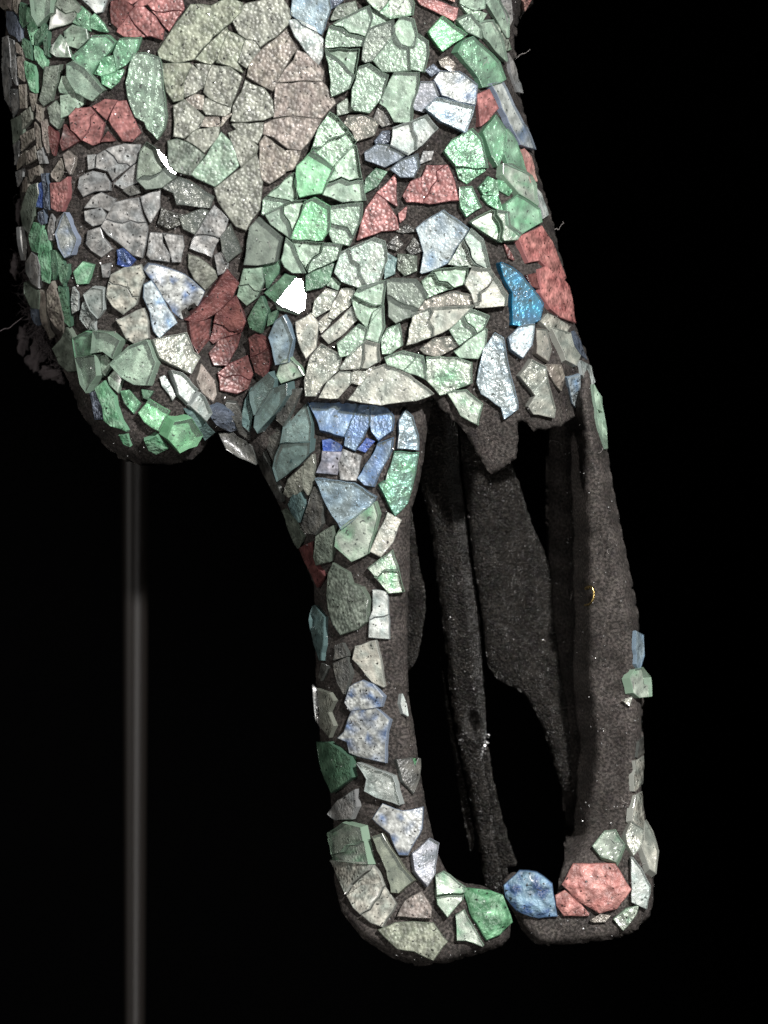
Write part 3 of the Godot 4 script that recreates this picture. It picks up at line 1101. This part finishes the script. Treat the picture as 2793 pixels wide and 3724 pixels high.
func lay_crown_right():
	drawn(900, 0, 1.3825)
	c("ice", [232,110, 240,20, 290,-20, 390,-20, 420,80, 375,205, 290,160])
	c("dusk", [400,-20, 490,-20, 480,40, 430,75])
	c("white", [220,147, 260,142, 340,182, 398,268, 353,363, 320,310, 250,220], "pebble")
	c("grey_sage", [430,135, 460,75, 540,55, 553,98, 500,125])
	c("sage", [402,240, 420,180, 500,132, 608,82, 622,130, 578,263, 402,273])
	c("sage", [622,92, 700,132, 718,142, 620,178], "flat")
	c("leaf", [582,10, 600,-20, 790,-20, 830,60, 825,110, 770,120, 720,128, 640,80])
	c("grey_sage", [582,340, 592,250, 622,190, 728,152, 733,210, 620,343, 592,348], "glass")
	c("mint", [742,180, 780,127, 830,142, 848,210, 838,263, 780,268, 752,240])
	c("sage", [642,345, 740,222, 768,270, 808,282, 813,388, 682,393])
	c("sage", [822,282, 860,222, 900,252, 903,310, 883,393, 827,383])
	c("sage", [402,292, 558,292, 543,400, 510,478, 432,513, 422,400])
	c("sage", [527,570, 532,490, 567,382, 610,367, 698,422, 678,510, 608,598, 540,588])
	c("sage", [672,550, 722,440, 742,407, 853,407, 848,490, 823,560, 818,638, 740,638, 702,570])
	c("grey_sage", [457,610, 457,562, 500,532, 528,590])
	c("slate", [642,630, 667,567, 688,580, 723,650, 680,663])
	c("taupe", [492,650, 512,617, 590,612, 658,650, 638,708, 550,738, 532,690], "fold")
	c("dusk", [642,740, 680,692, 718,692, 713,743, 650,758])
	c("dusk", [597,800, 660,757, 720,767, 793,802, 760,828, 690,863, 602,830])
	c("white", [727,760, 737,680, 820,652, 900,622, 948,680, 870,758, 805,803])
	c("dusk", [727,880, 770,842, 848,812, 858,860, 830,913, 770,913], "glass")
	c("grey", [862,850, 882,792, 928,792, 918,828])
	c("deep", [592,990, 602,930, 650,882, 693,895, 650,958], "flat")
	c("red", [655,995, 740,907, 748,1058, 700,1028])
	c("red", [782,1010, 820,942, 868,922, 878,1043, 800,1038])
	c("red", [877,920, 900,862, 1000,862, 1033,940, 1053,1030, 910,1048, 882,1040])
	c("red", [810,-20, 965,-20, 950,33, 850,18])
	c("red", [852,37, 872,22, 1048,82, 1038,143, 930,90, 867,60], "flat")
	c("pink", [962,18, 1010,-20, 1040,-10, 1030,45])
	c("lime", [907,200, 970,132, 1078,210, 970,288])
	c("green", [1042,300, 1062,252, 1110,227, 1170,282, 1238,342, 1268,420, 1250,433, 1160,463, 1142,420, 1080,350])
	c("taupe", [957,340, 1000,322, 1038,360, 1028,403, 970,368], "fold")
	c("dusk", [892,390, 930,362, 958,390, 920,418])
	c("stain", [937,440, 962,402, 1050,402, 1138,462, 1128,553, 1050,538, 972,508])
	c("lilac", [832,560, 872,452, 928,452, 948,510, 880,588, 842,578])
	c("sky", [892,580, 942,532, 1118,572, 1108,610, 1080,693, 962,638], "glass")
	c("red", [1142,510, 1200,482, 1243,570, 1198,628, 1157,662])
	c("green", [987,790, 1022,742, 1118,687, 1158,730, 1188,865, 1130,868, 1042,858])
	c("green", [1047,872, 1178,882, 1095,943, 1062,920])
	c("green", [1167,700, 1225,622, 1268,680, 1263,790, 1235,858, 1207,810])
	c("green", [1277,800, 1287,682, 1328,740, 1373,878, 1292,848])
	c("leaf", [1262,860, 1300,857, 1398,910, 1418,950, 1428,1048, 1340,998, 1262,905])
	c("green", [1162,970, 1200,922, 1238,940, 1243,998, 1180,998])
	c("green", [1247,932, 1300,942, 1318,980, 1300,1003, 1252,978])
	c("green", [1172,1012, 1243,1007, 1268,1078, 1200,1048])
	drawn(900, 700, 1.2762)
	c("green", [1187,80, 1232,42, 1330,98, 1338,150, 1240,213, 1192,170])
	c("leaf", [1032,160, 1120,112, 1183,122, 1188,180, 1238,215, 1223,238, 1160,243, 1082,200])
	c("green", [982,10, 1028,5, 1068,90, 1010,128, 987,90])

func lay_edge_right():
	drawn(900, 0, 1.3825)
	c("mint", [1062,-20, 1180,-20, 1175,70, 1130,80, 1062,50], "fold")
	c("mint", [1062,62, 1188,105, 1165,143, 1112,120], "fold")
	c("mint", [1187,50, 1230,10, 1288,110, 1288,200, 1242,130], "fold")
	c("mint", [1152,152, 1208,137, 1258,230, 1278,320, 1230,280, 1172,215], "fold")
	c("leaf", [1212,140, 1278,180, 1308,260, 1282,272])
	c("sage", [1042,140, 1100,112, 1148,170, 1148,218, 1082,190])
	c("grey", [1250,-20, 1300,-20, 1318,110, 1300,150, 1272,60], "flat")
	c("sage", [1190,-20, 1240,-20, 1232,5, 1188,40])
	c("stain", [1207,457, 1258,447, 1338,600, 1398,700, 1418,753, 1350,743, 1292,640, 1232,500])
	c("pink", [1377,772, 1410,802, 1438,920, 1412,928, 1387,850])
	c("white", [1442,962, 1466,985, 1500,1090, 1478,1106], "flat")
	c("grey", [1300,290, 1330,330, 1372,470, 1350,470, 1315,380], "flat")
	c("pink", [1378,20, 1400,-10, 1420,-10, 1385,55])
	drawn(900, 700, 1.2762)
	c("salmon", [1242,230, 1350,172, 1398,240, 1463,400, 1450,418, 1340,328, 1290,338])
	c("salmon", [1342,372, 1380,352, 1478,440, 1498,530, 1508,606, 1440,588, 1392,550, 1342,480])
	c("maroon", [1282,402, 1320,392, 1336,458, 1302,450])
	c("maroon", [1182,262, 1200,282, 1223,328, 1202,320])

func lay_left_lobe():
	drawn(0, 0, 1.659)
	c("grey", [617,970, 680,932, 780,907, 868,912, 853,998, 710,1112, 682,1060, 612,1040])
	c("grey", [557,970, 600,967, 603,1038, 562,1048])
	c("grey", [717,1135, 790,1072, 848,1022, 853,1128, 770,1168], "flat")
	c("grey_sage", [867,1050, 882,950, 915,907, 958,932, 985,1005, 1040,1072, 1078,1102, 1000,1158, 910,1168, 862,1120], "fold")
	c("white", [972,942, 1018,990, 1076,1082, 1040,1068, 992,1018, 977,980], "mirror", glint(620, 600), "thin white sliver of mirror glass reflecting the lamp above the left lobe")
	c("grey", [502,1160, 512,1102, 590,1067, 658,1082, 688,1130, 688,1173, 600,1178, 532,1208])
	c("slate", [772,1180, 800,1152, 858,1152, 868,1193, 810,1208])
	c("glitter", [1012,1165, 1100,1112, 1180,1142, 1298,1220, 1280,1278, 1180,1268, 1092,1258, 1072,1190])
	drawn(0, 700, 1.659)
	c("grey", [542,115, 592,52, 640,32, 718,70, 690,138, 640,113])
	c("grey", [542,142, 638,122, 663,160, 653,208, 590,223, 547,190])
	c("grey", [642,230, 720,92, 790,77, 858,67, 878,160, 913,240, 908,290, 880,412, 830,398, 772,348, 682,278])
	c("grey", [877,60, 988,17, 983,120, 930,207, 902,150])
	c("glitter", [982,210, 1000,132, 1080,162, 1138,172, 1100,218, 1040,238])
	c("glitter", [1112,180, 1240,132, 1268,142, 1190,267, 1132,240])
	c("grey", [1310,112, 1388,190, 1368,260, 1318,328, 1290,407, 1167,358, 1182,310, 1230,232])
	c("glitter", [1352,290, 1405,227, 1443,310, 1463,370, 1390,427, 1362,370])
	c("grey", [562,260, 630,237, 648,300, 698,363, 640,407, 582,368, 552,330])
	c("grey", [912,400, 932,272, 998,277, 998,330, 1043,400, 1038,437, 932,423])
	c("grey", [1012,277, 1118,292, 1128,350, 1108,437, 1062,437, 1047,370])
	c("navy", [740,377, 770,367, 833,430, 800,467, 742,450], "fold")
	c("beige", [1157,402, 1210,417, 1308,492, 1318,530, 1250,597, 1192,540, 1157,470])
	c("grey", [1312,402, 1350,382, 1388,440, 1383,488, 1332,508])
	c("cream", [682,600, 702,522, 780,482, 868,467, 888,530, 838,690, 770,742, 712,698, 677,640], "pebble")
	c("stain", [902,490, 922,462, 1000,477, 1128,522, 1236,612, 1198,690, 1110,767, 1062,728, 992,618, 962,570], "pebble")
	c("sky", [897,582, 930,562, 983,640, 1073,798, 980,882, 952,848, 932,740, 892,650], "pebble")
	c("cream", [737,790, 888,727, 913,800, 913,888, 840,922, 792,888, 762,828], "pebble")
	c("white", [547,630, 595,592, 648,602, 648,718, 620,757, 582,718])
	c("white", [512,770, 532,682, 588,770, 593,832, 560,828])
	c("green", [482,890, 560,852, 603,862, 598,900, 588,978, 495,988])
	c("sage", [617,852, 700,862, 768,905, 725,997, 672,958, 602,968])
	c("sage", [512,1007, 618,997, 628,1108, 570,1197, 542,1158])
	c("sage", [632,1000, 665,992, 698,1040, 658,1108, 637,1088])
	c("mint", [712,1050, 820,952, 923,917, 973,1040, 928,1167, 850,1162, 772,1118])
	c("cream", [947,912, 1128,872, 1168,980, 1203,1010, 1158,1097, 1080,1058, 982,1008])
	c("sage", [682,1130, 720,1087, 758,1140, 738,1212, 692,1168])
	c("dusk", [572,1220, 600,1212, 638,1290, 638,1367, 602,1367])
	c("green", [607,1190, 655,1157, 713,1240, 718,1300, 768,1400, 788,1438, 700,1408, 662,1378, 652,1300], "flat")
	c("green", [762,1217, 800,1212, 858,1280, 828,1328, 782,1278])
	c("lime", [872,1340, 930,1267, 1038,1330, 980,1437, 902,1388])
	c("lime", [1007,1470, 1045,1377, 1138,1357, 1193,1450, 1160,1508, 1070,1547])
	c("green", [747,1470, 790,1467, 808,1533, 772,1518])
	c("green", [902,1500, 960,1477, 1018,1540, 960,1567, 922,1548])
	c("white", [1052,1102, 1100,1112, 1218,1240, 1258,1330, 1230,1367, 1152,1288, 1092,1228])
	c("white", [987,1130, 1010,1122, 1073,1240, 1060,1258, 1002,1178])
	c("rose", [1197,1140, 1222,1052, 1298,1150, 1308,1230, 1290,1268, 1232,1218], "flat")
	c("teal", [1147,1330, 1180,1322, 1286,1440, 1240,1477, 1202,1418], "flat")
	c("deep", [882,1202, 943,1212, 915,1257, 892,1248])
	c("maroon", [1137,775, 1270,642, 1380,482, 1448,560, 1408,640, 1330,718, 1250,768, 1180,787], "flat")
	c("maroon", [1152,800, 1268,782, 1258,900, 1200,977, 1167,920])
	c("maroon", [1282,900, 1322,742, 1438,642, 1493,790, 1468,848, 1370,877, 1300,917], "flat")
	c("maroon", [1277,980, 1332,902, 1458,862, 1438,940, 1380,1047, 1302,1047])
	c("maroon", [1327,1100, 1400,1042, 1500,997, 1533,1100, 1498,1188, 1440,1217, 1342,1198])
	c("maroon", [1522,890, 1560,867, 1618,892, 1648,1000, 1620,1127, 1562,1088, 1532,1000])
	c("grey", [642,462, 688,452, 678,528, 652,528])
	drawn(700, 1300, 3.16)
	c("dusk", [230,590, 300,570, 430,610, 500,680, 540,800, 450,830, 300,760, 240,680], "flat")
	c("slate", [415,540, 510,550, 660,860, 660,930, 560,860])
	c("teal", [600,690, 640,500, 700,380, 720,640, 690,700, 660,830, 605,780], "flat")
	c("slate", [340,890, 480,890, 690,1040, 720,1140, 740,1220, 560,1140, 420,1050])

func lay_middle_lobe():
	drawn(900, 0, 1.3825)
	c("mint", [417,607, 362,690, 332,790, 440,862, 543,740, 450,627])
	c("lime", [262,870, 340,792, 438,880, 383,993, 275,1013, 252,950])
	c("mint", [392,1000, 452,860, 545,772, 588,1023, 480,1033])
	drawn(900, 700, 1.2762)
	c("sage", [82,120, 87,60, 140,12, 223,-58, 233,50, 160,83])
	c("sage", [97,125, 190,77, 273,67, 228,160, 205,227, 120,163])
	c("lime", [217,230, 262,130, 277,72, 320,52, 383,90, 383,190, 350,237, 250,233])
	c("sage", [387,215, 397,92, 528,77, 523,150, 470,262, 402,248])
	c("grey_sage", [7,343, 32,182, 70,142, 168,230, 148,328, 60,347], "glass")
	c("sage", [222,252, 433,267, 418,320, 290,382, 252,330])
	c("mint", [172,330, 192,242, 213,260, 268,383, 220,383, 187,358])
	c("sage", [2,372, 78,367, 83,430, 48,500, 10,527, -28,490], "flat")
	c("deep", [87,362, 158,337, 148,390, 102,453])
	c("deep", [97,480, 185,402, 225,412, 140,518])
	c("mint", [143,532, 160,545, 240,575, 262,562, 240,580, 150,556], "flat")
	c("white", [147,528, 227,425, 273,432, 263,558, 240,572, 160,541], "mirror", glint(1065, 1090), "white mirror shard at the centre blazing with the lamp's reflection")
	c("deep", [284,402, 398,352, 378,430, 348,453, 284,468], "flat")
	c("deep", [42,560, 80,502, 103,560, 70,653, 32,638, 22,600], "flat")
	c("deep", [112,580, 150,562, 130,618, 107,628])
	c("pale", [412,390, 442,302, 590,237, 633,250, 643,330, 608,428, 530,462, 442,428])
	c("sage", [372,430, 400,412, 433,440, 423,467, 377,448])
	c("slate", [642,270, 690,222, 718,260, 690,288], "fold")
	c("slate", [737,280, 770,232, 808,290, 760,308], "fold")
	c("slate", [692,200, 740,172, 778,200, 720,208], "fold")
	c("teal", [642,300, 688,330, 678,390, 642,408], "flat")
	c("grey_sage", [702,312, 778,322, 778,378, 730,398, 702,370], "fold")
	c("sky", [787,190, 820,162, 905,112, 1013,190, 918,343, 807,387, 822,300])
	c("pale", [937,345, 1030,197, 1078,240, 1108,363, 1000,358])
	c("mint", [812,430, 862,387, 1008,367, 998,438, 880,477, 832,498], "glass")
	c("cream", [1002,440, 1037,372, 1110,377, 1188,490, 1183,533, 1050,543, 1032,480])
	c("grey_sage", [652,430, 680,422, 780,427, 828,490, 800,537, 760,588, 690,617, 662,590, 657,500], "fold")
	c("mint", [492,510, 522,462, 643,432, 628,490, 623,540, 555,637, 512,590])
	c("cream", [312,578, 322,520, 372,470, 415,482, 385,550, 322,587])
	c("cream", [387,590, 402,540, 442,470, 493,467, 488,520, 402,597])
	c("cream", [332,620, 385,572, 398,600, 347,662])
	c("cream", [357,680, 420,622, 490,552, 508,600, 430,678, 382,708])
	c("cream", [237,620, 300,582, 328,620, 318,730, 280,772, 247,700], "flat")
	c("mint", [427,715, 520,632, 553,650, 543,698, 480,758, 437,768])
	c("mint", [557,690, 592,572, 628,547, 633,640, 610,707])
	c("cream", [442,828, 482,770, 555,707, 608,720, 613,788, 560,818])
	c("cream", [277,880, 302,780, 350,722, 418,760, 433,780, 423,830, 350,898, 320,947, 282,947])
	c("cream", [347,955, 382,890, 440,842, 478,850, 478,890, 420,957])
	c("cream", [497,840, 588,824, 520,898, 487,888])
	c("cream", [482,965, 592,830, 640,812, 750,862, 848,940, 780,967, 620,988])
	c("mint", [642,780, 720,752, 808,775, 823,868, 720,828, 652,808], "fold")
	c("leaf", [832,780, 960,782, 1028,805, 1028,888, 890,942, 832,878])
	c("mint", [627,700, 652,652, 700,632, 713,720, 660,757, 632,757], "fold")
	c("cream", [747,710, 772,580, 850,552, 1038,542, 930,638, 850,677])
	c("taupe", [792,558, 832,512, 960,477, 1028,492, 1043,530, 880,543], "fold")
	c("taupe", [802,740, 862,692, 940,682, 973,720, 880,772, 822,757], "fold")
	c("mint", [942,650, 1030,562, 1108,592, 1088,638, 980,712], "fold")
	c("mint", [962,750, 1012,712, 1098,652, 1093,720, 1060,777, 982,772], "fold")
	c("ice", [122,680, 152,610, 180,592, 223,690, 203,788, 152,798])
	c("red", [512,240, 552,100, 600,32, 638,62, 688,140, 698,190, 620,198])
	c("red", [702,120, 735,92, 728,140, 707,158])
	drawn(700, 1300, 3.16)
	c("leaf", [1020,220, 1075,70, 1150,40, 1240,130, 1290,210, 1180,250, 1060,290])
	c("teal", [745,400, 800,330, 950,200, 1010,260, 990,370, 880,520, 790,640, 750,500])
	c("teal", [810,670, 900,540, 1000,370, 1150,320, 1150,430, 1020,620, 830,830, 800,780])
	c("slate", [1010,650, 1180,400, 1270,390, 1180,560, 1060,770, 1000,720])

func lay_nose_rim():
	drawn(900, 700, 1.2762)
	c("cyan", [1162,350, 1210,372, 1250,402, 1348,530, 1333,600, 1280,627, 1217,622, 1217,480, 1182,420], "", null, "single bright cyan blue shard beside the pale red slabs")
	c("cream", [1352,610, 1380,582, 1478,630, 1463,658, 1390,648])
	c("cream", [1397,650, 1440,662, 1473,670, 1488,730, 1518,770, 1500,807, 1457,787, 1432,720])
	c("sky", [1202,690, 1250,642, 1308,632, 1298,720, 1260,772, 1212,738])
	c("taupe", [1322,650, 1368,652, 1388,740, 1373,792, 1322,758], "fold")
	c("sky", [1072,830, 1092,740, 1140,672, 1173,690, 1188,780, 1238,980, 1238,1008, 1185,1047, 1172,1000, 1082,938, 1062,890])
	c("cream", [1252,860, 1302,792, 1358,820, 1378,920, 1403,1010, 1398,1043, 1310,1028, 1292,1000, 1322,950])
	c("taupe", [1372,812, 1438,812, 1453,860, 1440,922, 1392,860], "fold")
	c("sky", [1477,870, 1523,857, 1523,998, 1502,978])
	c("white", [1532,792, 1576,812, 1592,880, 1570,902, 1542,850])
	c("dusk", [1502,652, 1528,690, 1562,778, 1540,758, 1512,710])
	c("leaf", [932,942, 1010,932, 1078,990, 1060,1077, 990,1038])

func lay_left_bone():
	on = left_bar
	drawn(900, 700, 1.2762)
	c("blue", [287,974, 370,979, 498,992, 513,1002, 450,1137, 347,1108, 322,1040])
	c("blue", [522,1002, 555,997, 568,1070, 548,1110, 500,1197, 457,1178, 462,1140])
	c("blue", [572,997, 640,1012, 673,1050, 668,1110, 610,1152, 582,1118, 577,1050])
	drawn(900, 1500, 1.84375)
	c("navy", [512,195, 560,188, 638,235, 628,262, 516,258])
	c("lilac", [517,272, 628,277, 600,408, 482,398, 512,330], "pebble")
	c("grey", [617,340, 647,257, 763,300, 733,457, 632,448])
	c("navy", [742,250, 800,182, 848,200, 790,268])
	c("blue", [752,440, 832,320, 882,220, 968,187, 963,250, 898,370, 848,487, 792,478], "fold")
	c("ice", [1012,210, 1020,60, 1055,5, 1090,40, 1128,160, 1128,248, 1010,238])
	c("aqua", [887,488, 930,462, 985,277, 1128,282, 1108,410, 1058,600, 985,677, 942,600])
	c("ice", [477,450, 720,482, 858,570, 838,610, 640,767, 562,640])
	c("leaf", [612,830, 642,780, 790,662, 858,614, 878,680, 818,928, 710,982, 662,938, 607,890])
	c("cream", [832,925, 942,682, 1018,725, 968,860, 890,952], "flat")
	c("leaf", [822,1040, 968,932, 998,1020, 1038,1183, 950,1192, 862,1088])
	c("grey_sage", [467,960, 482,830, 578,772, 588,900, 558,987, 482,1007])
	c("grey_sage", [552,1220, 562,1080, 590,1017, 678,1072, 698,1145, 768,1172, 813,1250, 798,1388, 740,1437, 640,1472, 592,1408, 562,1300], "pebble")
	c("white", [827,1488, 832,1370, 852,1320, 852,1192, 928,1202, 938,1350, 943,1497], "flat")
	c("teal", [442,1390, 467,1302, 528,1370, 523,1500, 508,1647, 472,1550], "flat")
	c("cream", [722,1640, 737,1562, 858,1527, 888,1640, 918,1817, 850,1787], "flat")
	c("slate", [597,1680, 678,1642, 698,1740, 660,1867, 622,1798])
	c("slate", [602,1560, 650,1542, 688,1618, 597,1648])
	c("slate", [492,1770, 512,1682, 548,1692, 528,1738, 502,1787])
	c("stain", [672,1930, 702,1832, 780,1792, 848,1812, 913,1890, 898,1947, 702,1977], "pebble")
	c("beige", [492,1852, 568,1872, 598,1920, 558,2000, 598,2087, 568,2157, 512,2098], "flat")
	c("grey", [442,1832, 478,1862, 493,2107, 462,2048], "flat")
	c("maroon", [362,910, 438,872, 468,1010, 528,1088, 480,1162, 432,1058], "flat")
	c("grey_sage", [252,660, 300,700, 378,832, 350,898, 300,800], "flat")
	drawn(700, 1300, 3.16)
	c("teal", [1065,980, 1100,800, 1190,600, 1290,450, 1340,570, 1388,770, 1380,962])
	c("teal", [980,1250, 1010,1120, 1070,990, 1385,975, 1380,1080, 1250,1220, 1020,1385])
	c("slate", [910,1050, 920,900, 1000,830, 1060,900, 1040,1050, 980,1190], "flat")
	c("beige", [1080,1560, 1130,1400, 1290,1260, 1290,1500, 1240,1560, 1130,1600], "flat")
	c("beige", [1310,1220, 1400,1130, 1415,1220, 1400,1420, 1350,1570, 1305,1500], "flat")
	c("teal", [1140,1680, 1190,1570, 1250,1560, 1305,1680, 1250,1870, 1180,1780], "flat")
	c("slate", [1290,1930, 1400,1560, 1430,1500, 1510,1640, 1500,1900, 1430,2010, 1340,2000])
	c("slate", [710,1000, 760,960, 820,1060, 930,1280, 1040,1560, 1040,1640, 950,1500, 820,1250], "flat")
	drawn(1100, 2500, 1.185)
	c("stain", [168,208, 190,186, 225,90, 262,72, 322,82, 373,130, 362,182, 358,238, 356,302, 280,287, 212,267, 202,222], "pebble")
	c("deep", [82,237, 130,232, 218,290, 223,370, 140,437, 102,350], "flat")
	c("white", [252,317, 350,352, 393,370, 423,482, 330,453, 282,428, 292,380])
	c("slate", [407,302, 462,296, 480,350, 497,300, 493,378, 470,433, 432,388])
	c("lime", [462,312, 480,297, 493,320, 483,343, 470,335], "fold")
	c("grey", [122,540, 162,482, 235,432, 243,500, 220,552, 150,562], "flat")
	c("stain", [312,550, 350,492, 430,522, 513,507, 508,590, 450,697, 420,697, 382,610], "pebble")
	c("lilac", [472,700, 540,642, 573,660, 558,780, 530,827, 482,770])
	c("leaf", [137,620, 200,572, 270,587, 288,690, 298,738, 157,733])
	c("cream", [142,747, 290,744, 326,776, 348,826, 262,838, 205,880, 165,800], "pebble")
	c("cream", [208,888, 265,846, 350,834, 398,910, 345,1003, 300,988, 232,930], "pebble")
	c("olive", [312,630, 350,617, 408,710, 438,760, 483,810, 420,862, 392,860, 372,770], "fold")
	c("rose", [412,960, 442,900, 510,862, 553,930, 548,967])
	c("olive", [332,1020, 400,992, 480,987, 560,992, 618,1070, 560,1147, 480,1108, 410,1098])
	c("leaf", [572,800, 600,787, 688,850, 678,890, 620,957, 582,910])
	c("nugget_green", [692,852, 800,862, 850,882, 890,990, 840,1037, 790,1057, 732,970])
	c("leaf", [662,960, 690,942, 768,1083, 700,1058, 667,1058])
	c("white", [425,20, 440,60, 448,110, 432,100, 420,60], "flat")

func lay_right_bone():
	on = right_bar
	drawn(1100, 2500, 1.185)
	c("nugget_blue", [868,836, 930,776, 1000,784, 1063,830, 1083,960, 1010,967, 920,938, 876,880])
	c("nugget_red", [1117,830, 1160,747, 1330,747, 1398,850, 1340,928, 1270,947, 1182,898])
	c("nugget_red", [1087,880, 1120,862, 1188,920, 1218,957, 1120,957, 1092,920])
	c("leaf", [1252,680, 1300,622, 1340,617, 1373,670, 1340,737, 1282,718])
	drawn(2050, 2300, 1.84375)
	c("cream", [395,1340, 430,1265, 500,1310, 485,1410, 440,1460, 405,1400])
	c("white", [437,1490, 490,1560, 550,1670, 525,1810, 440,1770])
	c("cream", [515,1380, 520,1270, 560,1340, 590,1460, 575,1590, 545,1570, 495,1430])
	c("cream", [445,1160, 460,1080, 495,1070, 510,1200, 500,1300, 440,1240])
	c("cream", [460,850, 510,835, 505,1000, 455,1040])
	c("slate", [485,720, 515,700, 520,800, 470,820], "flat")
	c("leaf", [330,1890, 400,1830, 470,1810, 460,1850, 380,1950])
	c("taupe", [165,1900, 230,1860, 290,1870, 260,1905, 190,1910], "fold")
	c("ice", [465,0, 505,20, 510,150, 480,230, 465,200], "flat")
	c("leaf", [410,300, 440,250, 490,240, 540,300, 545,415, 470,420, 430,390])
	c("cream", [385,445, 440,425, 425,475])
	drawn(900, 700, 1.2762)
	c("mint", [1597,900, 1626,955, 1650,1100, 1655,1185, 1618,1080], "flat")
